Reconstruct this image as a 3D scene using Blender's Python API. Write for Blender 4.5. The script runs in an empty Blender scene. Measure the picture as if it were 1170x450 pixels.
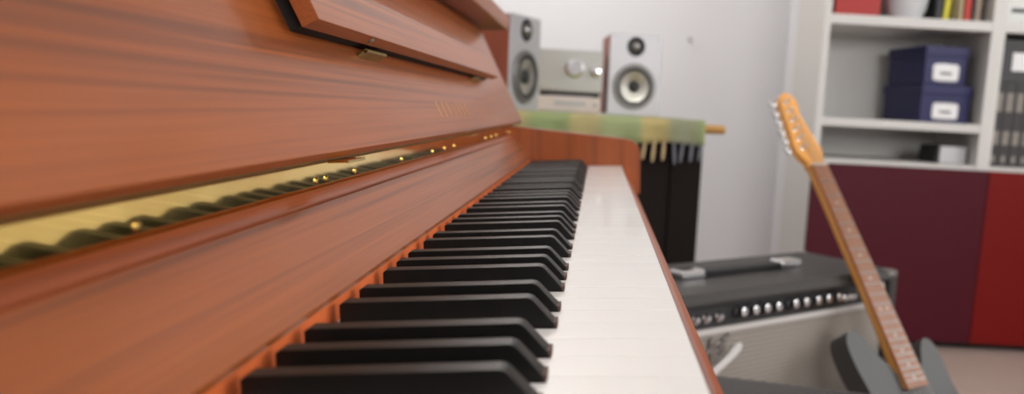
import bpy, bmesh, math, random
from mathutils import Vector, Matrix, Euler
random.seed(7)
SC = bpy.context.scene
COL = SC.collection
PI = math.pi

# ------------------------------------------------------------------ materials
def srgb(r, g, b):
    def f(c):
        c /= 255.0
        return c / 12.92 if c <= .04045 else ((c + .055) / 1.055) ** 2.4
    return (f(r), f(g), f(b), 1)

def new_mat(name):
    m = bpy.data.materials.new(name); m.use_nodes = True
    nt = m.node_tree
    return m, nt, nt.nodes['Principled BSDF']

def mat(name, col, rough=.5, metal=0., coat=0., noise=0., nscale=40., bump=0., spec=.5):
    m, nt, b = new_mat(name)
    b.inputs['Base Color'].default_value = col
    b.inputs['Roughness'].default_value = rough
    b.inputs['Metallic'].default_value = metal
    b.inputs['Coat Weight'].default_value = coat
    b.inputs['Specular IOR Level'].default_value = spec
    tc = nt.nodes.new('ShaderNodeTexCoord')
    nz = nt.nodes.new('ShaderNodeTexNoise'); nz.inputs['Scale'].default_value = nscale
    nz.inputs['Detail'].default_value = 4
    nt.links.new(tc.outputs['Object'], nz.inputs['Vector'])
    mx = nt.nodes.new('ShaderNodeMix'); mx.data_type = 'RGBA'; mx.blend_type = 'MULTIPLY'
    mx.inputs['Factor'].default_value = 1.0
    mx.inputs[6].default_value = col
    rp = nt.nodes.new('ShaderNodeMapRange')
    rp.inputs['To Min'].default_value = 1 - noise; rp.inputs['To Max'].default_value = 1 + noise
    nt.links.new(nz.outputs['Fac'], rp.inputs['Value'])
    nt.links.new(rp.outputs['Result'], mx.inputs[7])
    nt.links.new(mx.outputs[2], b.inputs['Base Color'])
    if bump:
        bp = nt.nodes.new('ShaderNodeBump'); bp.inputs['Strength'].default_value = bump
        bp.inputs['Distance'].default_value = .001
        nt.links.new(nz.outputs['Fac'], bp.inputs['Height'])
        nt.links.new(bp.outputs['Normal'], b.inputs['Normal'])
    return m

def wood(name, light, dark, axis=1, rough=.5, coat=.25, scale=1.0, contrast=1.0, coat_rough=.16):
    """grain streaks that run along one object axis, broad darker figure and fine pores"""
    m, nt, b = new_mat(name)
    N, Lk = nt.nodes, nt.links
    tc = N.new('ShaderNodeTexCoord')
    def stretched(s_across, s_along, detail, dist):
        mp = N.new('ShaderNodeMapping')
        sc = [s_across * scale] * 3; sc[axis] = s_along * scale
        mp.inputs['Scale'].default_value = sc
        nz = N.new('ShaderNodeTexNoise'); nz.inputs['Scale'].default_value = 1
        nz.inputs['Detail'].default_value = detail; nz.inputs['Distortion'].default_value = dist
        Lk.new(tc.outputs['Object'], mp.inputs['Vector']); Lk.new(mp.outputs['Vector'], nz.inputs['Vector'])
        return nz.outputs['Fac']
    a = stretched(120, 1.0, 4, .7)
    f = stretched(600, 6, 3, .1)
    w = stretched(20, .8, 2, .2)
    r1 = N.new('ShaderNodeValToRGB')
    r1.color_ramp.elements[0].position = .30; r1.color_ramp.elements[0].color = dark
    r1.color_ramp.elements[1].position = .30 + .18 / contrast; r1.color_ramp.elements[1].color = light
    Lk.new(a, r1.inputs['Fac'])
    def mult(col, fac, lo, hi):
        rg = N.new('ShaderNodeMapRange'); rg.inputs['From Min'].default_value = .3; rg.inputs['From Max'].default_value = .7
        rg.inputs['To Min'].default_value = lo; rg.inputs['To Max'].default_value = hi
        Lk.new(fac, rg.inputs['Value'])
        mx = N.new('ShaderNodeMix'); mx.data_type = 'RGBA'; mx.blend_type = 'MULTIPLY'; mx.inputs['Factor'].default_value = 1
        Lk.new(col, mx.inputs[6]); Lk.new(rg.outputs['Result'], mx.inputs[7])
        return mx.outputs[2]
    c = mult(r1.outputs['Color'], f, .85, 1.10)
    c = mult(c, w, .90, 1.08)
    Lk.new(c, b.inputs['Base Color'])
    b.inputs['Roughness'].default_value = rough
    b.inputs['Specular IOR Level'].default_value = .3
    b.inputs['Coat Weight'].default_value = coat
    b.inputs['Coat Roughness'].default_value = coat_rough
    return m

def stripes(name, c1, c2, period, axis, rough=.8, duty=.5, bump=.3):
    m, nt, b = new_mat(name)
    N, Lk = nt.nodes, nt.links
    tc = N.new('ShaderNodeTexCoord'); sx = N.new('ShaderNodeSeparateXYZ')
    Lk.new(tc.outputs['Object'], sx.inputs[0])
    d = N.new('ShaderNodeMath'); d.operation = 'DIVIDE'; d.inputs[1].default_value = period
    Lk.new(sx.outputs[axis], d.inputs[0])
    fr = N.new('ShaderNodeMath'); fr.operation = 'FRACT'; Lk.new(d.outputs[0], fr.inputs[0])
    rp = N.new('ShaderNodeValToRGB'); e = rp.color_ramp.elements
    e[0].position = duty - .12; e[0].color = c1; e[1].position = duty + .12; e[1].color = c2
    Lk.new(fr.outputs[0], rp.inputs['Fac']); Lk.new(rp.outputs['Color'], b.inputs['Base Color'])
    b.inputs['Roughness'].default_value = rough
    return m

M = {}
M['wood'] = wood('piano_walnut', srgb(148, 76, 29), srgb(110, 55, 23), coat=.4)
M['wood_v'] = wood('piano_walnut_vertical', srgb(154, 76, 28), srgb(116, 55, 21), axis=2, coat=.4)
M['wood_red'] = wood('piano_edge_wood', srgb(148, 70, 26), srgb(116, 53, 22), coat=.4)
M['ivory'] = mat('white_key', srgb(248, 246, 242), .22, coat=.2, noise=.02, nscale=8)
M['ebony'] = mat('black_key', srgb(13, 11, 10), .34, noise=.1, spec=.3)
M['core'] = mat('key_core_wood', srgb(84, 54, 42), .6, noise=.1, nscale=300)
M['felt_red'] = mat('red_brown_felt', srgb(196, 92, 36), .85, noise=.1, nscale=300)
M['brass'] = mat('brass', srgb(242, 210, 126), .055, metal=1, noise=.06, nscale=60)
M['brass_dull'] = mat('brass_dull', srgb(172, 150, 96), .4, metal=1, noise=.1, nscale=120)
M['gold'] = mat('gold_lettering', srgb(186, 132, 74), .5)
M['chrome'] = mat('chrome', srgb(225, 225, 225), .14, metal=1)
M['silver_bar'] = mat('silver_bar', srgb(225, 224, 222), .35, metal=.3)
M['steel'] = mat('steel', srgb(160, 158, 155), .35, metal=1)
M['dark'] = mat('dark_inside', srgb(24, 20, 18), .8)
M['wall'] = mat('wall_paint', srgb(228, 228, 232), .85, noise=.02, nscale=6, bump=.05)
M['ceiling'] = mat('ceiling_paint', srgb(235, 234, 230), .9, noise=.02)
M['floor'] = mat('floor_lino', srgb(178, 158, 148), .55, noise=.06, nscale=9)
M['white_board'] = mat('white_board', srgb(214, 212, 208), .45, noise=.02, nscale=12)
M['maroon'] = mat('maroon_door', srgb(76, 12, 27), .45, spec=.2, noise=.04, nscale=10)
M['red'] = mat('red_door', srgb(116, 10, 4), .45, spec=.2, noise=.04, nscale=10)
M['navy'] = mat('navy_board', srgb(24, 24, 80), .5, noise=.08, nscale=80)
M['label'] = mat('paper_label', srgb(240, 240, 240), .6)
M['ink'] = mat('label_ink', srgb(70, 70, 75), .7)
M['black_cab'] = mat('dark_cabinet', srgb(28, 20, 17), .75, noise=.1, nscale=30, spec=.2)
M['tan_wood'] = wood('tan_rod', srgb(196, 150, 84), srgb(165, 118, 60), axis=0, coat=.1)
M['silver'] = mat('silver_plastic', srgb(182, 181, 184), .38, metal=.25, noise=.02)
M['silver_hifi'] = mat('silver_faceplate', srgb(186, 186, 182), .4, metal=.3, noise=.02)
M['pale_hifi'] = mat('pale_faceplate', srgb(218, 206, 200), .5, noise=.03)
M['spk_wood'] = wood('speaker_veneer', srgb(150, 74, 46), srgb(105, 50, 30), axis=2, coat=.1)
M['rubber'] = mat('black_rubber', srgb(28, 28, 29), .5)
M['cone'] = mat('speaker_cone', srgb(190, 188, 178), .22, metal=.9)
M['ring_grey'] = mat('ring_grey', srgb(120, 118, 116), .4, metal=.5)
M['tolex'] = mat('grey_tolex', srgb(50, 48, 47), .5, noise=.25, nscale=500, bump=.5)
M['panel_black'] = mat('control_panel', srgb(24, 23, 24), .35, noise=.2, nscale=60)
M['panel_silver'] = mat('panel_end_plate', srgb(150, 148, 146), .35, metal=.8)
M['grille'] = stripes('grille_cloth', srgb(152, 145, 137), srgb(122, 115, 108), .0085, 2)
M['trim_white'] = mat('pale_trim', srgb(190, 186, 182), .45)
M['jewel'] = mat('red_jewel', srgb(150, 30, 40), .15, coat=.5)
M['strap'] = mat('black_strap', srgb(26, 25, 25), .55)
M['bench'] = mat('bench_vinyl', srgb(62, 61, 61), .5, noise=.1, nscale=200, bump=.2)
M['bench_wood'] = wood('bench_wood', srgb(70, 42, 28), srgb(40, 24, 16), axis=2)
M['amber'] = wood('amber_maple', srgb(238, 170, 90), srgb(222, 150, 72), axis=1, rough=.3, coat=.3)
M['rosewood'] = wood('fretboard', srgb(166, 108, 74), srgb(124, 78, 52), axis=1, rough=.4, coat=.1)
M['guitar'] = mat('charcoal_gloss', srgb(70, 69, 68), .45, coat=.04, noise=.05, nscale=6, spec=.3)
M['pearl'] = mat('pearl', srgb(215, 205, 190), .3)
M['red_box'] = mat('red_box', srgb(176, 52, 48), .6, noise=.1)
M['porcelain'] = mat('porcelain', srgb(205, 205, 208), .3)
M['grey_box'] = mat('grey_box', srgb(66, 66, 68), .6, noise=.1)
M['book_black'] = mat('book_black', srgb(34, 34, 36), .5)
M['book_yellow'] = mat('book_yellow', srgb(208, 196, 40), .5)
M['book_tan'] = mat('book_tan', srgb(186, 166, 128), .6)
M['book_olive'] = mat('book_olive', srgb(120, 104, 60), .6)
M['book_red'] = mat('book_red', srgb(190, 40, 28), .5)
M['book_cream'] = mat('book_cream', srgb(176, 158, 140), .6)
M['paper'] = mat('paper', srgb(225, 222, 212), .8)
M['binder'] = mat('binder_dark', srgb(58, 56, 56), .55)
M['binder_label'] = mat('binder_label', srgb(140, 134, 126), .6)

def tartan():
    m, nt, b = new_mat('striped_runner')
    N, Lk = nt.nodes, nt.links
    tc = N.new('ShaderNodeTexCoord'); sx = N.new('ShaderNodeSeparateXYZ'); Lk.new(tc.outputs['Object'], sx.inputs[0])
    mr = N.new('ShaderNodeMapRange'); mr.inputs['From Min'].default_value = -.56; mr.inputs['From Max'].default_value = .28
    Lk.new(sx.outputs[0], mr.inputs['Value'])
    rp = N.new('ShaderNodeValToRGB'); rp.color_ramp.interpolation = 'LINEAR'
    cs = [(0, (158, 166, 112)), (.43, (184, 172, 122)), (.46, (150, 164, 112)), (.565, (150, 164, 112)), (.585, (184, 172, 120)),
          (.66, (184, 172, 122)), (.68, (164, 172, 124)), (.79, (158, 170, 122)), (.81, (188, 172, 116)), (.875, (184, 168, 112)),
          (.90, (148, 152, 122)), (.965, (150, 154, 124)), (1, (154, 166, 112))]
    el = rp.color_ramp.elements
    el[0].position, el[0].color = cs[0][0], srgb(*cs[0][1])
    el[1].position, el[1].color = cs[-1][0], srgb(*cs[-1][1])
    for p, c in cs[1:-1]:
        e = el.new(p); e.color = srgb(*c)
    Lk.new(mr.outputs['Result'], rp.inputs['Fac'])
    nz = N.new('ShaderNodeTexNoise'); nz.inputs['Scale'].default_value = 220
    Lk.new(tc.outputs['Object'], nz.inputs['Vector'])
    mx = N.new('ShaderNodeMix'); mx.data_type = 'RGBA'; mx.blend_type = 'MULTIPLY'; mx.inputs['Factor'].default_value = .2
    Lk.new(rp.outputs['Color'], mx.inputs[6]); Lk.new(nz.outputs['Fac'], mx.inputs[7])
    Lk.new(mx.outputs[2], b.inputs['Base Color'])
    b.inputs['Roughness'].default_value = .95
    return m
M['runner'] = tartan()
M['tassel_tan'] = mat('tassel_tan', srgb(196, 172, 132), .95)
M['tassel_grey'] = mat('tassel_grey', srgb(120, 120, 128), .95)
M['tassel_green'] = mat('tassel_green', srgb(130, 150, 96), .95)

# ------------------------------------------------------------------ mesh helpers
class MB:
    def __init__(s):
        s.bm = bmesh.new()
    def _merge(s, tmp, mtx=None):
        if mtx is not None:
            bmesh.ops.transform(tmp, matrix=mtx, verts=tmp.verts)
        me = bpy.data.meshes.new('tmp'); tmp.to_mesh(me); tmp.free()
        s.bm.from_mesh(me); bpy.data.meshes.remove(me)
        return s
    def box(s, x0, x1, y0, y1, z0, z1, bev=0., seg=2, mtx=None):
        t = bmesh.new(); bmesh.ops.create_cube(t, size=1)
        for v in t.verts:
            v.co = Vector(((x0 + x1) / 2 + v.co.x * (x1 - x0), (y0 + y1) / 2 + v.co.y * (y1 - y0), (z0 + z1) / 2 + v.co.z * (z1 - z0)))
        if bev:
            bmesh.ops.bevel(t, geom=t.edges[:], offset=bev, segments=seg, profile=.6, affect='EDGES')
        return s._merge(t, mtx)
    def prism(s, pts, a, b, axis=1, bev=0., seg=2, mtx=None):
        """polygon pts in the plane across AXIS, extruded from a to b"""
        t = bmesh.new()
        def mk(p, c):
            return {0: (c, p[0], p[1]), 1: (p[0], c, p[1]), 2: (p[0], p[1], c)}[axis]
        A = [t.verts.new(mk(p, a)) for p in pts]; B = [t.verts.new(mk(p, b)) for p in pts]
        n = len(pts)
        t.faces.new(A); t.faces.new(B[::-1])
        for i in range(n):
            t.faces.new((A[i], B[i], B[(i + 1) % n], A[(i + 1) % n]))
        bmesh.ops.recalc_face_normals(t, faces=t.faces[:])
        if bev:
            bmesh.ops.bevel(t, geom=t.edges[:], offset=bev, segments=seg, profile=.6, affect='EDGES', clamp_overlap=True)
        return s._merge(t, mtx)
    def lathe(s, prof, n=32, mtx=None, caps=True):
        """profile of (radius, height) turned about z"""
        t = bmesh.new(); rings = []
        for r, h in prof:
            if r < 1e-6:
                rings.append([t.verts.new((0, 0, h))])
            else:
                rings.append([t.verts.new((r * math.cos(2 * PI * i / n), r * math.sin(2 * PI * i / n), h)) for i in range(n)])
        for A, B in zip(rings, rings[1:]):
            for i in range(n):
                j = (i + 1) % n
                if len(A) == 1 and len(B) == 1: continue
                if len(A) == 1: t.faces.new((A[0], B[i], B[j]))
                elif len(B) == 1: t.faces.new((A[i], B[0], A[j]))
                else: t.faces.new((A[i], B[i], B[j], A[j]))
        if caps:
            for R in (rings[0], rings[-1]):
                if len(R) > 1: t.faces.new(R)
        bmesh.ops.recalc_face_normals(t, faces=t.faces[:])
        return s._merge(t, mtx)
    def tube(s, pts, r, n=10):
        pts = [Vector(p) for p in pts]
        t = bmesh.new(); rings = []
        rr = r if isinstance(r, (list, tuple)) else [r] * len(pts)
        up = Vector((.31, .17, .93)).normalized()
        for i, p in enumerate(pts):
            d = (pts[min(i + 1, len(pts) - 1)] - pts[max(i - 1, 0)]).normalized()
            u = d.cross(up)
            if u.length < 1e-3: u = d.cross(Vector((1, 0, 0)))
            u.normalize(); w = d.cross(u)
            rings.append([t.verts.new(p + rr[i] * (math.cos(2 * PI * k / n) * u + math.sin(2 * PI * k / n) * w)) for k in range(n)])
        for A, B in zip(rings, rings[1:]):
            for k in range(n):
                t.faces.new((A[k], A[(k + 1) % n], B[(k + 1) % n], B[k]))
        t.faces.new(rings[0]); t.faces.new(rings[-1])
        bmesh.ops.recalc_face_normals(t, faces=t.faces[:])
        return s._merge(t)
    def cyl(s, p0, p1, r, n=16):
        return s.tube([p0, p1], r, n)
    def build(s, name, m, parent=None, off=None, smooth=True, kind=None, label=None, angle=35):
        if off is not None:
            bmesh.ops.translate(s.bm, vec=Vector(off), verts=s.bm.verts)
        me = bpy.data.meshes.new(name); s.bm.to_mesh(me); s.bm.free()
        me.materials.append(m)
        if smooth:
            me.shade_smooth(); me.set_sharp_from_angle(angle=math.radians(angle))
        o = bpy.data.objects.new(name, me); COL.objects.link(o)
        wn = None if not smooth else o.modifiers.new('weighted', 'WEIGHTED_NORMAL')
        if wn: wn.keep_sharp = True; wn.weight = 100
        if parent is not None: o.parent = parent
        if kind: o['kind'] = kind
        if label: o['label'] = label
        return o

def thing(name, label, cat, loc, rot=(0, 0, 0), group=None):
    o = bpy.data.objects.new(name, None); COL.objects.link(o)
    o.empty_display_size = .05
    o.location = loc; o.rotation_euler = rot
    o['label'] = label; o['category'] = cat
    if group: o['group'] = group
    return o
def tag(o, label, cat, group=None):
    o['label'] = label; o['category'] = cat
    if group: o['group'] = group
    return o
def copy_tree(o, parent=None):
    c = o.copy(); COL.objects.link(c)
    c.parent = parent
    for ch in list(o.children): copy_tree(ch, c)
    return c
def TR(loc, rx=0, ry=0, rz=0):
    return Matrix.Translation(loc) @ Euler((rx, ry, rz)).to_matrix().to_4x4()
FRONT = PI / 2      # turns a lathe's axis from +z to -y
def facing(x, y, z):
    return TR((x, y, z), rx=FRONT)
def spline(pts, k=6):
    out = []; n = len(pts)
    for i in range(n):
        p0, p1, p2, p3 = (Vector(pts[(i + j - 1) % n]) for j in range(4))
        for q in range(k):
            t = q / k
            out.append(.5 * ((2 * p1) + (p2 - p0) * t + (2 * p0 - 5 * p1 + 4 * p2 - p3) * t * t + (3 * p1 - p0 - 3 * p2 + p3) * t ** 3))
    return [tuple(p) for p in out]

# ------------------------------------------------------------------ camera
EYE = .82
F, TILT = 970.0, math.atan(150 / 970.0)
LEAN = .052            # the hand-held camera (and the old piano) lean a little
Rw = Matrix.Rotation(-LEAN, 3, 'Y')
cam_d = bpy.data.cameras.new('camera'); cam = bpy.data.objects.new('camera', cam_d); COL.objects.link(cam)
SC.camera = cam
right = Rw @ Vector((1, 0, 0)); up = Rw @ Vector((0, math.sin(TILT), math.cos(TILT))); fwd = Rw @ Vector((0, math.cos(TILT), -math.sin(TILT)))
Mx = Matrix((right, up, -fwd)).transposed().to_4x4(); Mx.translation = (0, 0, EYE)
cam.matrix_world = Mx
cam_d.sensor_fit = 'HORIZONTAL'; cam_d.sensor_width = 36; cam_d.lens = F / 1170 * 36
cam_d.shift_x = -100 / 1170; cam_d.shift_y = 50 / 1170
cam_d.clip_start = .01
cam_d.dof.use_dof = True; cam_d.dof.focus_distance = .46; cam_d.dof.aperture_fstop = 8.0

# ------------------------------------------------------------------ room
def struct(name, mb, m):
    return mb.build(name, m, kind='structure', smooth=False)
WX0, WX1, WY0, WY1, H = -.68, 2.75, -2.6, 3.70, 2.55
struct('floor', MB().box(WX0 - .1, WX1 + .1, WY0 - .1, WY1 + .1, -.1, 0), M['floor'])
struct('ceiling', MB().box(WX0 - .1, WX1 + .1, WY0 - .1, WY1 + .1, H, H + .1), M['ceiling'])
struct('wall_back', MB().box(WX0 - .1, WX1 + .1, WY1, WY1 + .1, 0, H), M['wall'])
struct('wall_return', MB().box(.783, WX1, 3.53, WY1, 0, H), M['wall'])
struct('wall_left', MB().box(WX0 - .1, WX0, WY0, WY1, 0, H), M['wall'])
# right wall with a window opening
wy0, wy1, wz0, wz1 = -.4, 2.0, 1.25, 2.40
w = MB()
w.box(WX1, WX1 + .12, WY0, wy0, 0, H); w.box(WX1, WX1 + .12, wy1, WY1, 0, H)
w.box(WX1, WX1 + .12, wy0, wy1, 0, wz0); w.box(WX1, WX1 + .12, wy0, wy1, wz1, H)
struct('wall_right', w, M['wall'])
w = MB()
for a, b in ((wy0, wy0 + .06), (wy1 - .06, wy1), ((wy0 + wy1) / 2 - .04, (wy0 + wy1) / 2 + .04)):
    w.box(WX1 + .03, WX1 + .09, a, b, wz0, wz1)
w.box(WX1 + .03, WX1 + .09, wy0, wy1, wz0, wz0 + .06); w.box(WX1 + .03, WX1 + .09, wy0, wy1, wz1 - .06, wz1)
struct('window_1', w, M['white_board'])
# wall behind the photographer, with a second window
fx0, fx1 = .7, 2.5
w = MB()
w.box(WX0, fx0, WY0 - .12, WY0, 0, H); w.box(fx1, WX1, WY0 - .12, WY0, 0, H)
w.box(fx0, fx1, WY0 - .12, WY0, 0, 1.15); w.box(fx0, fx1, WY0 - .12, WY0, 2.25, H)
struct('wall_front', w, M['wall'])
w = MB()
for a, b in ((fx0, fx0 + .06), (fx1 - .06, fx1), ((fx0 + fx1) / 2 - .04, (fx0 + fx1) / 2 + .04)):
    w.box(a, b, WY0 - .09, WY0 - .03, 1.15, 2.25)
w.box(fx0, fx1, WY0 - .09, WY0 - .03, 1.15, 1.21); w.box(fx0, fx1, WY0 - .09, WY0 - .03, 2.19, 2.25)
struct('window_2', w, M['white_board'])

# ------------------------------------------------------------------ piano (all of it in one leaning frame, eye at its origin)
BASE = Vector((-.30, .72, -.80))
root = thing('upright_piano', 'reddish walnut upright piano with open fallboard, brass hinge and full keyboard', 'piano',
             Rw @ BASE + Vector((0, 0, EYE)), (0, -LEAN, 0))
OFF = -BASE
def part(mb, name, m, parent=root, **k):
    return mb.build(name, m, parent, off=OFF, **k)
Y0, YE = .102, 1.3225             # keyboard ends
PA = (-.122, -.021)
def pan(z, n=0.):                 # point on the leaning top panel's face, n metres proud of it
    return (PA[0] - .447 * (z - PA[1]) + .913 * n, z + .408 * n)
YB, YT = .035, 1.365              # case ends
# top panel with a chamfered lower edge
part(MB().prism([pan(-.0195), pan(.150), (pan(.150)[0] - .02, .150), (-.150, -.0215), (-.1268, -.0229)], Y0 - .04, YT - .002, bev=.0005),
     'top_panel', M['wood'])
# case sides
for a, b in ((YB - .03, YB), (YT - .028, YT)):
    part(MB().prism([(-.58, -.80), (-.17, -.80), (-.17, -.17), (-.15, -.05), (-.142, -.03), (-.21, .127), (-.58, .127)], a, b, bev=.002), 'side_panel', M['wood_v'])
part(MB().prism([(-.150, .128), (-.147, .150), (-.60, .150), (-.60, .128)], YB - .05, 1.425, bev=.003, seg=3), 'lid', M['wood'])
part(MB().box(-.598, -.575, YB, YT - .03, -.79, .127), 'back_panel', M['wood_v'])
part(MB().box(-.20, -.18, YB, YT - .03, -.78, -.165, bev=.002), 'lower_panel', M['wood'])
part(MB().box(-.25, -.17, YB, YT - .03, -.80, -.70), 'toe_rail', M['wood'])
part(MB().box(-.30, .0455, YB, YT, -.165, -.128, bev=.003), 'key_bed', M['wood'])
# arms at the ends of the keyboard
def cheek(a, b, drop=0):
    pts = [(-.170, -.024 - drop), (-.118, -.027 - drop), (.040, -.045 - drop), (.0535, -.049 - drop), (.0605, -.056 - drop), (.063, -.066 - drop), (.063, -.130), (-.170, -.130)]
    part(MB().prism(pts, a, b, bev=.0012), 'key_block', M['wood_v'])
cheek(YE + .0005, YT)
cheek(YB - .03, Y0 - .001, .014)
# fallboard, its raised lip, hinge
part(MB().prism([(-.1063, -.0735), (-.1312, -.0436), (-.150, -.050), (-.150, -.060), (-.112, -.0775), (-.1075, -.0765)], Y0, YE, bev=.0006), 'fallboard', M['wood'])
part(MB().prism([(-.1302, -.0430), (-.1303, -.0420), (-.1341, -.0377), (-.1347, -.0374), (-.1366, -.0380), (-.1378, -.048), (-.134, -.048)], Y0, YE, bev=.0007), 'fallboard_lip', M['wood_red'])
part(MB().prism([(-.1082, -.0755), (-.1082, -.0885), (-.114, -.0885), (-.114, -.0755)], Y0, YE), 'name_strip', M['felt_red'])
hinge = part(MB().prism([(-.13575, -.0170), (-.13777, -.0430), (-.1388, -.0430), (-.13675, -.0170)], Y0, YE), 'brass_hinge', M['brass'], label='long polished brass hinge strip')
part(MB().cyl((-.1355, Y0, -.0241), (-.1355, YE, -.0241), .0019, 14), 'hinge_barrel', M['brass_dull'], parent=hinge)
for y in (.249, .41, .425, .476, .59, .70, .755, .805, 1.03, 1.08, 1.135, 1.29):
    part(MB().lathe([(0, .0012), (.0011, .0010), (.0018, .0002), (.0018, -.001)], 12, mtx=TR((-.1371, y, -.0340), ry=PI / 2)), 'screw', M['brass'], parent=hinge)
for y in (.40, .80):
    part(MB().box(-.128, -.118, y, y + .03, -.0250, -.0238, bev=.0003), 'brass_clip', M['brass'], parent=root)
# music ledge on the panel
D0, D1, zb, hgt = .407, 1.115, .0343, .029
t_ = Vector((-.408, .913))
def dk(n, s):
    p = Vector(pan(zb, n)) + s * t_
    return (p.x, p.y)
desk = part(MB().prism([dk(.0085, 0), dk(.0177, 0), dk(.0177, hgt), dk(.0085, hgt)], D0, D1, bev=.0008), 'music_ledge', M['wood'])
part(MB().prism([dk(-.0005, .003), dk(.009, .003), dk(.009, .026), dk(-.0005, .026)], D0 + .010, D1 - .006), 'gap_shade', M['dark'], parent=desk)  # dark strip standing in for the shade in the gap behind the ledge
for y0 in (.522, .965):
    hb = MB(); hb.cyl((dk(.006, -.0022)[0], y0, dk(.006, -.0022)[1]), (dk(.006, -.0022)[0], y0 + .045, dk(.006, -.0022)[1]), .0014, 12)
    hb.prism([dk(.0001, -.0042), dk(.0006, -.0042), dk(.0060, -.0030), dk(.0060, -.0012), dk(.0001, -.0025)], y0, y0 + .045)
    part(hb, 'hinge', M['brass_dull'], parent=desk)
p = dk(.014, 0)
part(MB().lathe([(0, .0012), (.0016, .0010), (.0024, 0), (.0024, -.001)], 12, mtx=TR((p[0], .51, p[1]), ry=PI * .87)), 'screw', M['steel'], parent=desk)
# key slip
part(MB().prism([(.0365, -.16), (.0365, -.1075), (.0385, -.1050), (.0440, -.1045), (.0472, -.1065), (.0480, -.110), (.0480, -.16)], YB, YE + .001, bev=.0008), 'key_slip', M['wood_red'])
# gilt maker's name (too blurred to read) on the panel
def gilt():
    y = .655
    return y
TXT_Y = (.70, .86)
mbt = MB()
yy = TXT_Y[0]; stroke = .0022
def stk(ya, za, yb, zb_):
    """one gilt stroke on the panel's face"""
    d = Vector((yb - ya, zb_ - za)); L = d.length; d.normalize(); n2 = Vector((-d.y, d.x)) * stroke / 2
    q = [(ya + n2.x, za + n2.y), (yb + n2.x, zb_ + n2.y), (yb - n2.x, zb_ - n2.y), (ya - n2.x, za - n2.y)]
    t = bmesh.new(); fr = []; bk = []
    for (y, z) in q:
        a = pan(z, .0003); b = pan(z, -.0003)
        fr.append(t.verts.new((a[0], y, a[1]))); bk.append(t.verts.new((b[0], y, b[1])))
    t.faces.new(fr); t.faces.new(bk[::-1])
    for i in range(4): t.faces.new((fr[i], bk[i], bk[(i + 1) % 4], fr[(i + 1) % 4]))
    bmesh.ops.recalc_face_normals(t, faces=t.faces[:])
    mbt._merge(t)
z0, z1 = -.006, .006
for k, (w_, a_, b_) in enumerate(((.004, 0, 1), (.004, 0, 1), (.004, .1, 1), (.003, 0, .9), (.003, 0, 1), (.003, 0, 1), (.004, 0, 1))):
    stroke = w_; mbt = MB()
    y = .70 + k * .024
    stk(y, z0 + (z1 - z0) * a_, y, z0 + (z1 - z0) * b_)
    part(mbt, 'gilt_stroke', M['gold'])
# pedals and casters
for y in (.64, .70, .76):
    part(MB().box(-.18, -.09, y, y + .025, -.775, -.765, bev=.004), 'pedal', M['brass_dull'])

# keys
W7 = .164 / 7
ZW, ZBK = -.0862, -.0742
XF, XT = .0340, -.0178
offs = {0: -.0025, 1: .0025, 3: -.0035, 4: 0, 5: .0035}
whites = []; blacks = []
for i in range(52):
    whites.append((Y0 + .0015 + i * W7, (i + 5) % 7))
YK0 = Y0 + .0015
for i in range(51):
    nsem = (i + 5) % 7
    if nsem in (0, 1, 3, 4, 5):
        blacks.append(YK0 + (i + 1) * W7 + offs[nsem])
BW = .0052
for i, (y, _) in enumerate(whites):
    a, b = y + .00018, y + W7 - .00018
    ta, tb = a, b
    for c in blacks:
        if abs(c - y) < .008: ta = c + BW + .0012
        if abs(c - (y + W7)) < .008: tb = c - BW - .0012
    pts = [(XF, a), (XF, b), (XT + .0005, b)]
    if tb < b - 1e-5: pts.append((XT + .0005, tb))
    pts += [(-.130, tb), (-.130, ta)]
    if ta > a + 1e-5: pts.append((XT + .0005, ta))
    pts.append((XT + .0005, a))
    dz = random.uniform(-.0001, .0001)
    part(MB().prism(pts, ZW - .020 + dz, ZW + dz, axis=2, bev=.0004, seg=2), 'white_key', M['ivory'])
def key_profile():
    return [(XT, ZW - .012), (XT, ZW + .0012), (XT - .0006, ZW + .0022), (-.0258, -.0758), (-.0272, -.0746), (-.0292, -.0741), (-.1025, -.0762), (-.1040, -.0772), (-.1040, ZW - .012)]
def add_black(c):
    t = bmesh.new(); pr = key_profile()
    def half(z):    # narrower towards the top
        k = max(0, min(1, (z - ZW) / .012)); return BW - .0009 * k
    A = [t.verts.new((x, c - half(z), z)) for x, z in pr]; B = [t.verts.new((x, c + half(z), z)) for x, z in pr]
    n = len(pr); t.faces.new(A); t.faces.new(B[::-1])
    for i in range(n): t.faces.new((A[i], B[i], B[(i + 1) % n], A[(i + 1) % n]))
    bmesh.ops.recalc_face_normals(t, faces=t.faces[:])
    bmesh.ops.bevel(t, geom=[e for e in t.edges], offset=.0008, segments=2, profile=.6, affect='EDGES', clamp_overlap=True)
    m = MB(); m._merge(t); k = part(m, 'black_key', M['ebony'])
    part(MB().box(XT - .002, XT + .0009, c - BW * .92, c + BW * .92, ZW - .010, ZW + .0022, bev=.0003), 'key_core', M['core'], parent=k)
    return k
for c in blacks: add_black(c)

# ------------------------------------------------------------------ piano bench
bn = thing('piano_bench', 'dark grey padded bench seat at the front edge of the keyboard', 'bench', (.21, .80, 0), (0, 0, math.radians(-13)))
b = MB().box(-.15, .15, -.28, .28, .405, .48, bev=.018, seg=4); b.build('seat', M['bench'], bn)
MB().box(-.14, .14, -.27, .27, .35, .404, bev=.003).build('apron', M['bench_wood'], bn)
for sx in (-1, 1):
    for sy in (-1, 1):
        MB().box(sx * .12 - .02, sx * .12 + .02, sy * .25 - .02, sy * .25 + .02, 0, .36, bev=.003).build('leg', M['bench_wood'], bn)

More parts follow.
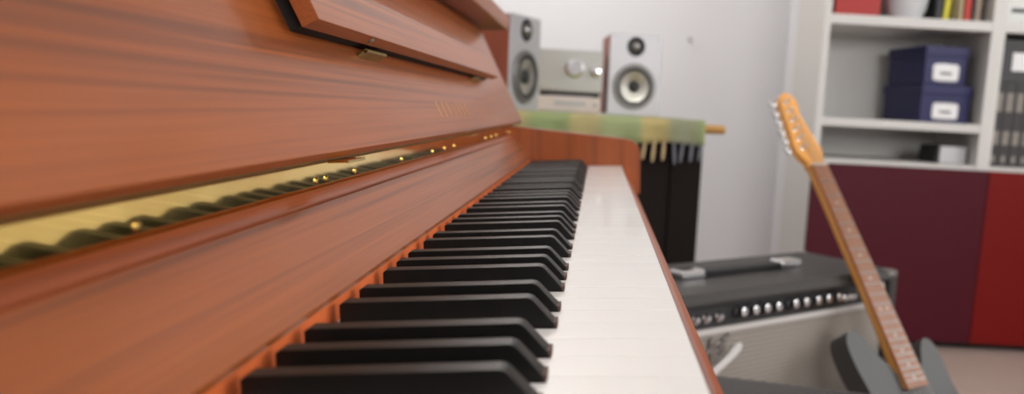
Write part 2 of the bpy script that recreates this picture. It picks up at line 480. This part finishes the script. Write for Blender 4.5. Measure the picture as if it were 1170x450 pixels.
# ------------------------------------------------------------------ dark cabinet with rod
cb = thing('cabinet', 'dark brown low cabinet behind the piano carrying the two speakers', 'cabinet', (-.14, 2.70, 0))
CX, CY = .14, -2.70
def cpart(mb, n, m, parent=cb, **k): return mb.build(n, m, parent, off=(CX, CY, 0), **k)
cpart(MB().box(-.56, .284, 2.30, 3.10, .0, .800, bev=.003), 'body', M['black_cab'])
cpart(MB().box(-.555, .196, 2.287, 2.299, .04, .765, bev=.002), 'door', M['black_cab'])
cpart(MB().box(.200, .282, 2.287, 2.299, .04, .765, bev=.002), 'door', M['black_cab'])
rod = MB().tube([(-.56, 2.272, .783), (.31, 2.272, .783), (.330, 2.272, .783), (.336, 2.272, .783)], [.012, .012, .0115, .008], 18)
cpart(rod, 'rod', M['tan_wood'], label='tan wooden rod along the top front edge')
# runner
def runner():
    t = bmesh.new(); nx, rows = 90, []
    prof = [(3.05, .801)]
    for k in range(12): prof.append((3.05 - (k + 1) * .062, .801))
    prof += [(2.290, .803), (2.276, .803), (2.2620, .797), (2.2555, .785), (2.2565, .770), (2.2575, .755), (2.2580, .742)]
    g = []
    for i in range(nx + 1):
        x = -.555 + i / nx * .836
        col = []
        for j, (y, z) in enumerate(prof):
            hang = max(0, j - 15)
            dy = -.0012 * hang * (1 + math.sin(x * 70) * .8)
            dz = .002 * math.sin(x * 23 + j) if j > 14 else .0006 * math.sin(x * 31 + y * 17)
            if j == len(prof) - 1: dz += .004 * math.sin(x * 41)
            col.append(t.verts.new((x, y + dy, z + abs(dz) if j < 15 else z + dz)))
        g.append(col)
    for A, B in zip(g, g[1:]):
        for j in range(len(prof) - 1):
            t.faces.new((A[j], A[j + 1], B[j + 1], B[j]))
    bmesh.ops.recalc_face_normals(t, faces=t.faces[:])
    m = MB(); m._merge(t); return m
rn = thing('table_runner', 'green and yellow striped cloth runner with fringe draped over the dark cabinet', 'cloth', (-.14, 2.62, .80))
def rpart(mb, n, m, **k): return mb.build(n, m, rn, off=(.14, -2.62, -.80), **k)
cl = rpart(runner(), 'cloth', M['runner'])
# object coordinates are shifted by the root, so the stripe ramp is set in them
for n in M['runner'].node_tree.nodes:
    if n.type == 'MAP_RANGE': n.inputs['From Min'].default_value = -.56 + .14; n.inputs['From Max'].default_value = .28 + .14
so = cl.modifiers.new('thickness', 'SOLIDIFY'); so.thickness = .003; so.offset = 1
for i in range(34):
    x = -.545 + i * .0248
    ln = random.uniform(.040, .058)
    if .10 < x < .19: mm = M['tassel_tan']
    elif x >= .19: mm = M['tassel_grey']
    else: mm = M['tassel_green']
    dx = random.uniform(-.004, .004)
    yb = 2.250 + random.uniform(-.002, .002)
    rpart(MB().tube([(x, yb, .748), (x + dx * .3, yb, .738), (x + dx, yb - .001, .742 - ln * .6), (x + dx * 1.4, yb - .001, .742 - ln)], [.003, .0042, .0050, .0030], 8), 'tassel', mm)

# ------------------------------------------------------------------ speakers
def make_speaker():
    t = thing('bookshelf_speaker', '', 'speaker', (0, 0, 0), group='pair of silver speakers')
    hw, h, d = .085, .243, .20       # front at y = 0
    MB().box(-hw + .001, hw - .001, .0045, d, .002, h - .002, bev=.003).build('cabinet_box', M['spk_wood'], t)
    MB().box(-hw, hw, 0, .005, 0, h, bev=.002, seg=3).build('baffle', M['silver'], t)
    wz, tz = .087, .207
    wf = MB().lathe([(.069, -.001), (.069, .006), (.065, .009), (.058, .009), (.055, .006)], 48, mtx=facing(0, 0, wz), caps=False).build('woofer_ring', M['ring_grey'], t)
    MB().lathe([(.059, .005), (.056, .0092), (.049, .0092), (.044, .006)], 48, mtx=facing(0, 0, wz), caps=False).build('surround', M['rubber'], wf)
    MB().lathe([(.0465, .0072), (.034, .0055), (.018, .0012), (0, .001)], 48, mtx=facing(0, 0, wz), caps=False).build('cone', M['cone'], wf)
    MB().lathe([(.0195, .001), (.018, .006), (.011, .0098), (0, .011)], 32, mtx=facing(0, 0, wz), caps=False).build('dust_cap', M['rubber'], wf)
    tw = MB().lathe([(.029, -.001), (.029, .003), (.025, .005), (.017, .002), (0, .001)], 40, mtx=facing(0, 0, tz), caps=False).build('tweeter_ring', M['rubber'], t)
    MB().lathe([(.015, .0016), (.0145, .004), (.011, .009), (.006, .012), (0, .013)], 32, mtx=facing(0, 0, tz), caps=False).build('dome', M['steel'], tw)
    return t
TOPZ = .8065
s1 = make_speaker()
s1['label'] = 'silver-fronted speaker beside the knobbed amplifier, facing straight into the room'
s1.location = (.108, 2.80, TOPZ); s1.rotation_euler = (0, 0, math.radians(7)); s1.scale = (1, 1, 1.06)
s2 = copy_tree(s1)
s2['label'] = 'speaker showing its brown wooden side, turned sideways next to the piano lid'
s2.location = (-.214, 2.415, TOPZ); s2.rotation_euler = (0, 0, math.radians(66)); s2.scale = (1, 1, 1.06)

# hi-fi units between the speakers
u = MB().box(-.104, .096, 0, .14, 0, .05, bev=.006, seg=3)
cdp = thing('hifi_player', 'low pale pink-white hi-fi unit beneath the silver amplifier', 'hi-fi', (-.095, 2.76, TOPZ))
u.build('case', M['pale_hifi'], cdp)
MB().box(-.05, .05, -.002, .001, .022, .034, bev=.0008).build('tray', M['silver'], cdp)
MB().lathe([(.005, 0), (.005, .004), (0, .004)], 16, mtx=facing(.08, 0, .025)).build('button', M['steel'], cdp)
af = thing('hifi_amplifier', 'silver hi-fi amplifier with a large round knob between the two speakers', 'amplifier', (-.095, 2.76, TOPZ + .05))
MB().box(-.106, .096, .004, .14, .012, .142, bev=.003).build('case', M['steel'], af)
MB().box(-.108, .098, -.004, .006, .016, .146, bev=.003).build('faceplate', M['silver_hifi'], af)
MB().box(-.100, .092, .0, .13, .003, .0135, bev=.001).build('unit_gap_shade', M['rubber'], af)  # black plate that paints the shade in the gap between the two units
MB().box(-.098, -.045, -.006, -.002, .020, .030, bev=.001).build('button_bar', M['trim_white'], af)
kb = MB().lathe([(.030, 0), (.030, .003), (.025, .0045), (.024, .018), (.021, .021), (0, .021)], 32, mtx=facing(.010, -.004, .088)).build('volume_knob', M['chrome'], af)
MB().lathe([(.017, 0), (.016, .014), (.013, .016), (0, .016)], 32, mtx=facing(.078, -.004, .080)).build('selector_knob', M['chrome'], af)
for sx in (-.09, .08):
    for y in (.025, .12):
        MB().lathe([(.012, 0), (.012, .0125), (0, .0125)], 16, mtx=TR((sx, y, 0))).build('foot', M['rubber'], af)

# wall hook
hk = tag(MB().lathe([(.009, 0), (.009, .004), (.005, .006), (.004, .02), (.006, .022), (0, .023)], 16, mtx=facing(.37, 3.70, 1.134)).build('wall_hook', M['steel']),
         'small grey hook on the bare white wall above the cabinet', 'hook')

# ------------------------------------------------------------------ bookcase
BX = .781; BYF, BYB = 3.10, 3.525
bk = thing('bookcase', 'tall white bookcase with maroon and red doors under open shelves', 'bookcase', (1.405, 3.30, 0))
def bpart(mb, n, m=M['white_board'], parent=bk, **k): return mb.build(n, m, parent, off=(-1.405, -3.30, 0), **k)
for a, b in ((BX, BX + .025), (1.381, 1.431), (2.03, 2.055)):
    bpart(MB().box(a, b, BYF, BYB, .029, 2.0, bev=.0015), 'upright')
bpart(MB().box(BX + .025, 2.03, BYB - .012, BYB, .03, 1.99), 'back_panel')
for x0, x1 in ((BX + .025, 1.381), (1.431, 2.03)):
    zs = [(.03, .055), (.667, .688), (1.166, 1.200), (1.55, 1.585), (1.965, 2.0)]
    if x0 < 1: zs.append((.806, .836))
    for z0_, z1_ in zs:
        bpart(MB().box(x0, x1, BYF + .002, BYB - .012, z0_, z1_, bev=.0015), 'shelf')
bpart(MB().box(BX + .02, 2.04, BYF + .03, BYB - .01, 0, .031), 'plinth', M['dark'])
bpart(MB().box(BX + .001, 1.424, BYF - .018, BYF - .001, .028, .672, bev=.0015), 'door', M['maroon'], label='dark maroon door')
bpart(MB().box(1.427, 2.054, BYF - .018, BYF - .001, .028, .672, bev=.0015), 'door', M['red'], label='bright red door')

# navy storage boxes
def navy_box(label, loc, rz, w, d, h):
    t = thing('storage_box', label, 'box', loc, (0, 0, rz), 'navy storage boxes')
    MB().box(-w / 2 + .004, w / 2 - .004, .004, d - .004, 0, h - .03, bev=.003).build('body', M['navy'], t)
    MB().box(-w / 2, w / 2, 0, d, h - .036, h, bev=.004, seg=3).build('lid', M['navy'], t)
    lh = MB().prism(spline([(-.05, .02), (-.035, .012), (.035, .012), (.05, .02), (.052, .045), (.05, .066), (.035, .074), (-.035, .074), (-.05, .066), (-.052, .045)], 3), .0035, .001, axis=1).build('label_holder', M['chrome'], t)
    MB().box(-.047, .047, -.0005, .002, .018, .068).build('paper_label', M['label'], lh)
    MB().box(-.022, .022, -.0012, 0, .036, .044).build('writing', M['ink'], lh)
    return t
nb = navy_box('navy storage box standing on the white shelf, lower of the two', (1.262, 3.14, .836), math.radians(7), .196, .31, .137)
nb2 = navy_box('navy storage box stacked on top of the other, topmost of the two', (1.252, 3.145, .974), math.radians(9), .172, .28, .137)

# small device in the low slot
dv = thing('desk_device', 'small white-fronted black device in the low slot above the maroon door', 'device', (1.312, 3.16, .688), (0, 0, math.radians(8)))
MB().prism([(-.06, 0), (.06, 0), (.06, .062), (.03, .068), (-.05, .066)], .012, .14, axis=1, bev=.004).build('housing', M['rubber'], dv)
MB().box(-.045, .058, 0, .013, .002, .064, bev=.003).build('front_plate', M['porcelain'], dv)

# top shelf contents
tag(MB().box(.832, .995, 3.16, 3.40, 1.2, 1.36, bev=.004).build('red_box', M['red_box']), 'flat red box on the upper shelf of the bookcase, beside the white vase', 'box')
vs = MB().lathe([(.045, 0), (.058, .006), (.072, .04), (.080, .09), (.078, .14), (.060, .19), (.046, .215), (.050, .235), (.045, .235), (.040, .215), (.052, .18), (0, .17)], 36)
v = vs.build('white_vase', M['porcelain']); v.location = (1.107, 3.22, 1.2)
tag(v, 'round white porcelain vase between the red box and the books', 'vase')
def book(label, x, w, h, m, tilt=0, y=3.15, d=.17):
    t = thing('book', label, 'book', (x, y, 1.2005 + .026 * abs(math.sin(tilt))), (0, tilt, 0), 'books on the upper shelf')
    c = MB(); c.box(0, w, 0, .004, 0, h, bev=.001); c.box(0, .003, 0, d, 0, h); c.box(w - .003, w, 0, d, 0, h)
    c.build('cover', m, t)
    MB().box(.003, w - .003, .004, d - .004, .004, h - .005).build('pages', M['paper'], t)
book('black book at the end next to the white vase', 1.192, .024, .235, M['book_black'])
book('yellow book leaning beside the black book', 1.218, .024, .225, M['book_yellow'], .06)
book('olive book between the yellow and the tan books', 1.251, .018, .22, M['book_olive'], .02)
book('tan book between the olive and the red books', 1.273, .018, .23, M['book_tan'])
book('bright red book among the pale ones on the upper shelf', 1.294, .026, .21, M['book_red'])
book('black book to the side of the bright red book', 1.322, .010, .20, M['book_black'])
book('cream book at the far end, by the upright', 1.334, .022, .215, M['book_cream'])

# right-hand unit: grey box over binders, silver device above
for i, lab in enumerate(('dark binder with pale labels standing against the upright', 'dark binder with pale labels, second from the upright',
                         'dark binder with pale labels, third from the upright', 'dark binder with pale labels, fourth from the upright',
                         'dark binder with pale labels, fifth from the upright')):
    t = thing('binder', lab, 'binder', (1.434 + i * .0375, 3.13, .6885), group='binders over the red door')
    MB().box(0, .036, 0, .24, 0, .306, bev=.002).build('cover', M['binder'], t)
    MB().box(.006, .030, -.001, .001, .200, .268).build('label_sticker', M['binder_label'], t)
    MB().box(.006, .030, -.001, .001, .080, .130).build('label_sticker', M['binder_label'], t)
    MB().box(.010, .026, -.001, .001, .015, .040).build('label_sticker', M['binder_label'], t)
gb = thing('grey_box', 'dark grey box with a white label lying on top of the binders', 'box', (1.44, 3.14, .9955))
MB().box(0, .28, 0, .25, 0, .12, bev=.003).build('body', M['grey_box'], gb)
MB().box(-.002, .282, -.002, .252, .118, .15, bev=.003).build('lid', M['grey_box'], gb)
MB().box(.045, .125, -.0035, .001, .04, .105, bev=.0005).build('label_sticker', M['label'], gb)
sd = thing('silver_device', 'silver device with a dark slot on the upper shelf over the grey box', 'device', (1.445, 3.15, 1.2005))
MB().box(0, .3, 0, .25, 0, .14, bev=.006, seg=3).build('case', M['silver_hifi'], sd)
MB().box(.02, .10, -.002, .002, .042, .056, bev=.0006).build('slot', M['rubber'], sd)

# ------------------------------------------------------------------ guitar amplifier (combo)
TH = math.radians(38)
AW, AD, AH = .66, .25, .53
am = thing('guitar_amplifier', 'grey vinyl guitar amplifier with silver grille and a row of knobs, on the floor', 'amplifier', (.624, 1.6925, 0), (0, 0, TH))
# local: x from -AW (near the piano) to 0, y back, z up
cabinet = MB()
cabinet.prism([(0, AH - .018), (0, AH - .012), (.012, AH), (AD - .012, AH), (AD, AH - .012), (AD, .035), (.02, .035), (.02, .06), (AD - .02, .06), (AD - .02, AH - .018)], -AW + .022, -.022, axis=0, bev=.0015)
cabinet.prism([(0, .035), (AD, .035), (AD, AH - .012), (AD - .012, AH), (.012, AH), (0, AH - .012)], -.023, 0, axis=0, bev=.006, seg=3)
cabinet.prism([(0, .035), (AD, .035), (AD, AH - .012), (AD - .012, AH), (.012, AH), (0, AH - .012)], -AW, -AW + .023, axis=0, bev=.006, seg=3)
cabinet.build('cabinet_shell', M['tolex'], am)
pn = MB().prism([(.024, .467), (.012, .470), (.020, AH - .018), (.045, AH - .018)], -AW + .024, -.024, axis=0).build('control_panel', M['panel_black'], am)
MB().prism([(.0115, .471), (.0095, .4715), (.0160, AH - .020), (.0185, AH - .020)], -.062, -.026, axis=0, bev=.0008).build('end_plate', M['panel_silver'], pn)
def on_panel(x, z):
    y = .012 + (z - .470) / (AH - .018 - .470) * .008
    return TR((x, y, z), rx=FRONT - .18)
for i, x in enumerate((-.455, -.425, -.395, -.365, -.318, -.288, -.253, -.222, -.190)):
    k = MB().lathe([(.0125, 0), (.0120, .003), (.0080, .006), (.0078, .014), (.0068, .0155), (0, .0155)], 24, mtx=on_panel(x, .489)).build('knob', M['rubber'], pn)
    MB().lathe([(.0074, .0150), (.0074, .0165), (.0060, .0172), (0, .0172)], 24, mtx=on_panel(x, .489)).build('knob_cap', M['chrome'], k)
for x in (-.56, -.535, -.505, -.155, -.135):
    MB().lathe([(.0085, 0), (.0085, .004), (.006, .006), (.0045, .010), (0, .010)], 16, mtx=on_panel(x, .486)).build('jack', M['chrome'], pn)
MB().lathe([(.011, 0), (.011, .004), (.0085, .006), (.0085, .010), (.005, .014), (0, .015)], 24, mtx=on_panel(-.046, .497)).build('pilot_lamp', M['pearl'], pn)
MB().lathe([(.006, 0), (.006, .004), (0, .006)], 16, mtx=on_panel(-.033, .489)).build('jewel', M['jewel'], pn)
MB().box(-AW + .023, -.023, .006, .022, .459, .469, bev=.001).build('trim_strip', M['trim_white'], am)
gr = MB().box(-AW + .023, -.023, .012, .030, .060, .459, bev=.002).build('grille_cloth', M['grille'], am)
# raised slanting script badge on the grille
cu = bpy.data.curves.new('badge_text', 'FONT'); cu.body = 'Fender'; cu.size = .062; cu.extrude = .002; cu.shear = .35; cu.bevel_depth = .0008
cu.align_x = 'RIGHT'; cu.space_character = .82
tmp = bpy.data.objects.new('badge_text', cu); COL.objects.link(tmp)
bpy.context.view_layer.update()
me = bpy.data.meshes.new_from_object(tmp.evaluated_get(bpy.context.evaluated_depsgraph_get()))
bpy.data.objects.remove(tmp)
badge_m = TR((-.476, .008, .428), rx=PI / 2) @ Matrix.Rotation(math.radians(26), 4, 'Z')
bmx = MB(); bmx.bm.from_mesh(me); bmesh.ops.transform(bmx.bm, matrix=badge_m, verts=bmx.bm.verts)
bpy.data.meshes.remove(me)
bd = bmx.build('script_badge', M['steel'], gr)
MB().prism([(-.15, -.026), (.000, -.017), (.018, -.013), (.025, -.006), (.021, .001), (.010, .002), (-.010, -.004), (-.15, -.012)], -.002, .006, axis=2, bev=.002, mtx=badge_m).build('badge_underline', M['silver_bar'], bd)
# handle, corners, feet
hd = MB(); hx0, hx1, hy = -.475, -.205, .125
hd.box(hx0, hx1, hy - .013, hy + .013, AH + .004, AH + .013, bev=.003)
hn = hd.build('handle', M['strap'], am)
for x in (hx0, hx1):
    MB().box(x - .030, x + .030, hy - .018, hy + .018, AH, AH + .016, bev=.006, seg=3).build('handle_cap', M['chrome'], hn)
for x in (-AW + .014, -.014):
    for y in (.014, AD - .014):
        MB().lathe([(.017, -.006), (.017, .001), (.012, .0035), (0, .005)], 16, mtx=TR((x, y, AH - .003))).build('corner', M['steel'], am)
for x in (-AW + .05, -.05):
    for y in (.05, AD - .05):
        MB().lathe([(.018, 0), (.022, .01), (.022, .036), (0, .036)], 16, mtx=TR((x, y, 0))).build('foot', M['rubber'], am)

# ------------------------------------------------------------------ guitar, leaning on the amplifier
E_ = Vector((.598, 1.475, .3585)); A_ = Vector((-.324, .50, .803)).normalized()
n0 = Vector((math.cos(math.radians(-57)), math.sin(math.radians(-57)), 0))
N_ = (n0 - n0.dot(A_) * A_).normalized(); X_ = A_.cross(N_).normalized()
GM = Matrix((X_, A_, N_)).transposed()
GO = E_ + A_ * -.275
gt = thing('electric_guitar', 'charcoal electric guitar with amber headstock leaning on the grey amplifier', 'guitar', GO, GM.to_euler())
def gpart(mb, n, m, parent=gt, **k): return mb.build(n, m, parent, off=(0, .275, 0), **k)
# local: x across, y up the neck (0 at the end of the fretboard), z out of the face
outl = spline([(-.029, .030), (-.034, .040), (-.052, .062), (-.070, .096), (-.088, .117), (-.108, .118), (-.122, .096), (-.123, .055), (-.115, .0), (-.119, -.05), (-.136, -.11), (-.153, -.165),
               (-.143, -.225), (-.09, -.265), (0, -.275), (.09, -.262), (.145, -.22), (.158, -.165), (.143, -.11), (.120, -.06), (.110, -.01), (.112, .025), (.111, .055),
               (.102, .079), (.084, .085), (.066, .068), (.050, .040), (.036, .024), (.029, .020)], 5)
gpart(MB().prism(outl, -.052, -.008, axis=2, bev=.008, seg=4), 'body', M['guitar'], angle=50)
LN = .465
nk = MB()
t = bmesh.new(); rings = []
for k in range(13):
    y = -.0 + k / 12 * LN; hw = .028 - .007 * k / 12; th = .022 + .012 * max(0, 1 - k / 3.)
    ring = []
    for q in range(13):
        a = PI * q / 12
        ring.append(t.verts.new((hw * math.cos(a), y, -.004 - th * math.sin(a) ** .5 if 0 < q < 12 else -.004)))
    rings.append(ring)
for A, B in zip(rings, rings[1:]):
    for q in range(12): t.faces.new((A[q], A[q + 1], B[q + 1], B[q]))
    t.faces.new((A[12], A[0], B[0], B[12]))
t.faces.new(rings[0]); t.faces.new(rings[-1])
bmesh.ops.recalc_face_normals(t, faces=t.faces[:])
nk._merge(t)
neck = gpart(nk, 'neck', M['amber'], angle=50)
fb = gpart(MB().prism([(-.0282, -.004), (.0282, -.004), (.0212, LN), (-.0212, LN)], -.0045, .0018, axis=2, bev=.0008), 'fretboard', M['rosewood'], parent=neck)
scale_len = .648; nuty = LN
for i in range(1, 22):
    y = nuty - scale_len * (1 - 2 ** (-i / 12.))
    hw = .0282 - .007 * (y + .004) / LN
    gpart(MB().box(-hw, hw, y - .0012, y + .0012, .0015, .0030, bev=.0004, seg=1), 'fret', M['steel'], parent=neck)
for i in (3, 5, 7, 9, 12, 15, 17, 19, 21):
    y = nuty - scale_len * (1 - (2 ** (-i / 12.) + 2 ** (-(i - 1) / 12.)) / 2)
    for dx in ((-.009, .009) if i == 12 else (0,)):
        gpart(MB().lathe([(.0034, .0010), (.0034, .0021), (0, .0022)], 14, mtx=TR((dx, y, 0))), 'inlay_dot', M['pearl'], parent=neck)
hs = spline([(-.0212, 0), (-.0225, .010), (-.033, .024), (-.0405, .040), (-.0385, .062), (-.033, .105), (-.028, .150), (-.019, .172), (-.003, .181), (.013, .177), (.021, .163), (.020, .146), (.015, .130),
             (.020, .100), (.027, .066), (.0320, .046), (.0300, .030), (.0225, .012), (.0212, 0)], 4)
head = gpart(MB().prism([(x, y + LN) for x, y in hs], -.020, -.005, axis=2, bev=.002), 'headstock', M['amber'], parent=gt)
gpart(MB().box(-.0212, .0212, LN, LN + .004, -.004, .0045, bev=.0006), 'nut', M['pearl'], parent=neck)
for i in range(6):
    y = LN + .044 + i * .0220; xl = -.0385 + i * .0019
    px = xl + .014
    tn = gpart(MB().lathe([(.0058, -.006), (.0058, -.003), (.0035, -.0025), (.0032, .008), (.0040, .009), (0, .009)], 16, mtx=TR((px, y, 0))), 'tuning_post', M['chrome'], parent=head)
    tb = MB(); tb.cyl((xl + .004, y, -.014), (xl - .012, y, -.014), .0024, 10)
    tb.box(xl - .022, xl - .010, y - .0085, y + .0085, -.018, -.010, bev=.003, seg=2)
    gpart(tb, 'tuning_button', M['chrome'], parent=head)
    xn = -.0165 + i * .0066; xb = -.026 + i * .0104
    sb = MB(); sb.tube([(px, y, .003), (xn, LN + .002, .0048), (xb * .93, -.06, .0060), (xb, -.155, .0050)], .0005 - i * .00005 + .0003, 6)
    gpart(sb, 'string', M['steel'], parent=gt)
for y in (-.035, -.085, -.13):
    pk = gpart(MB().prism(spline([(-.036, y - .009), (.036, y - .009), (.042, y), (.036, y + .009), (-.036, y + .009), (-.042, y)], 3), -.010, -.0005, axis=2, bev=.0015), 'pickup', M['rubber'])
gpart(MB().box(-.038, .038, -.185, -.150, -.010, .002, bev=.002), 'bridge', M['chrome'])
for x, y in ((.07, -.11), (.09, -.15), (.10, -.19)):
    gpart(MB().lathe([(.011, -.009), (.011, -.002), (.009, .006), (0, .007)], 20, mtx=TR((x, y, 0))), 'knob', M['rubber'])
# stand under it
sd_ = thing('guitar_stand', 'low black tube stand cradling the bottom of the charcoal guitar', 'stand', (GO.x, GO.y, 0))
o = Vector((GO.x, GO.y, 0)); xh = Vector((X_.x, X_.y, 0)).normalized(); fh = Vector((N_.x, N_.y, 0)).normalized()
low = GO - N_ * .03 - A_ * .006 - o
back = -fh * .25
for sgn in (-1, 1):
    c0 = low + X_ * (.085 * sgn) - A_ * .008 
    MB().tube([c0 + N_ * .05 + A_ * .03, c0 + N_ * .045, c0, c0 - N_ * .035], .008, 10).build('cradle_arm', M['rubber'], sd_)
    q = c0 - N_ * .035
    MB().tube([q, (q.x + xh.x * .06 * sgn, q.y + xh.y * .06 * sgn, .008)], .008, 10).build('leg', M['rubber'], sd_)
qa = low + X_ * -.085 - A_ * .008 - N_ * .035; qb = low + X_ * .085 - A_ * .008 - N_ * .035
MB().tube([qa, qb], .008, 10).build('cross_bar', M['rubber'], sd_)
qm = (qa + qb) / 2
MB().tube([qm, (qm.x - fh.x * .10, qm.y - fh.y * .10, .008)], .008, 10).build('leg', M['rubber'], sd_)

# ------------------------------------------------------------------ light
wd = bpy.data.worlds.new('world'); SC.world = wd; wd.use_nodes = True
wd.node_tree.nodes['Background'].inputs[0].default_value = (.80, .88, 1, 1)
wd.node_tree.nodes['Background'].inputs[1].default_value = 1.0
def area(name, loc, rot, sx, sy, power, col):
    d = bpy.data.lights.new(name, 'AREA'); d.shape = 'RECTANGLE'; d.size = sx; d.size_y = sy; d.energy = power; d.color = col
    o = bpy.data.objects.new(name, d); COL.objects.link(o); o.location = loc; o.rotation_euler = rot
    return o
area('daylight_window_side', (WX1 + .25, (wy0 + wy1) / 2, 1.9), (0, PI / 2 , 0), 1.25, 2.5, 62, (1, .985, .96))
area('daylight_window_behind', ((fx0 + fx1) / 2, WY0 - .25, 1.75), (PI / 2, 0, 0), 1.8, 1.1, 78, (1, .985, .96))
cl_ = thing('wall_fill_lamp', 'round white ceiling lamp, unseen, added to brighten the back wall', 'lamp', (-.38, 3.15, H))  # unseen lamp, added so the left of the back wall is brighter
MB().lathe([(.06, 0), (.06, -.03), (.16, -.04), (.20, -.07), (.20, -.075), (0, -.05)], 32).build('shade', M['porcelain'], cl_)
ld = bpy.data.lights.new('wall_fill_bulb', 'AREA'); ld.shape = 'DISK'; ld.size = .38; ld.energy = 13; ld.color = (1, .93, .84)
lo = bpy.data.objects.new('wall_fill_bulb', ld); COL.objects.link(lo); lo.location = (-.38, 3.15, H - .09)

# ------------------------------------------------------------------ view
vs_ = SC.view_settings
vs_.view_transform = 'Standard'; vs_.look = 'None'; vs_.gamma = 1; vs_.use_curve_mapping = False
vs_.exposure = 0.0
SC.cycles.use_denoising = True
SC.cycles.max_bounces = 8
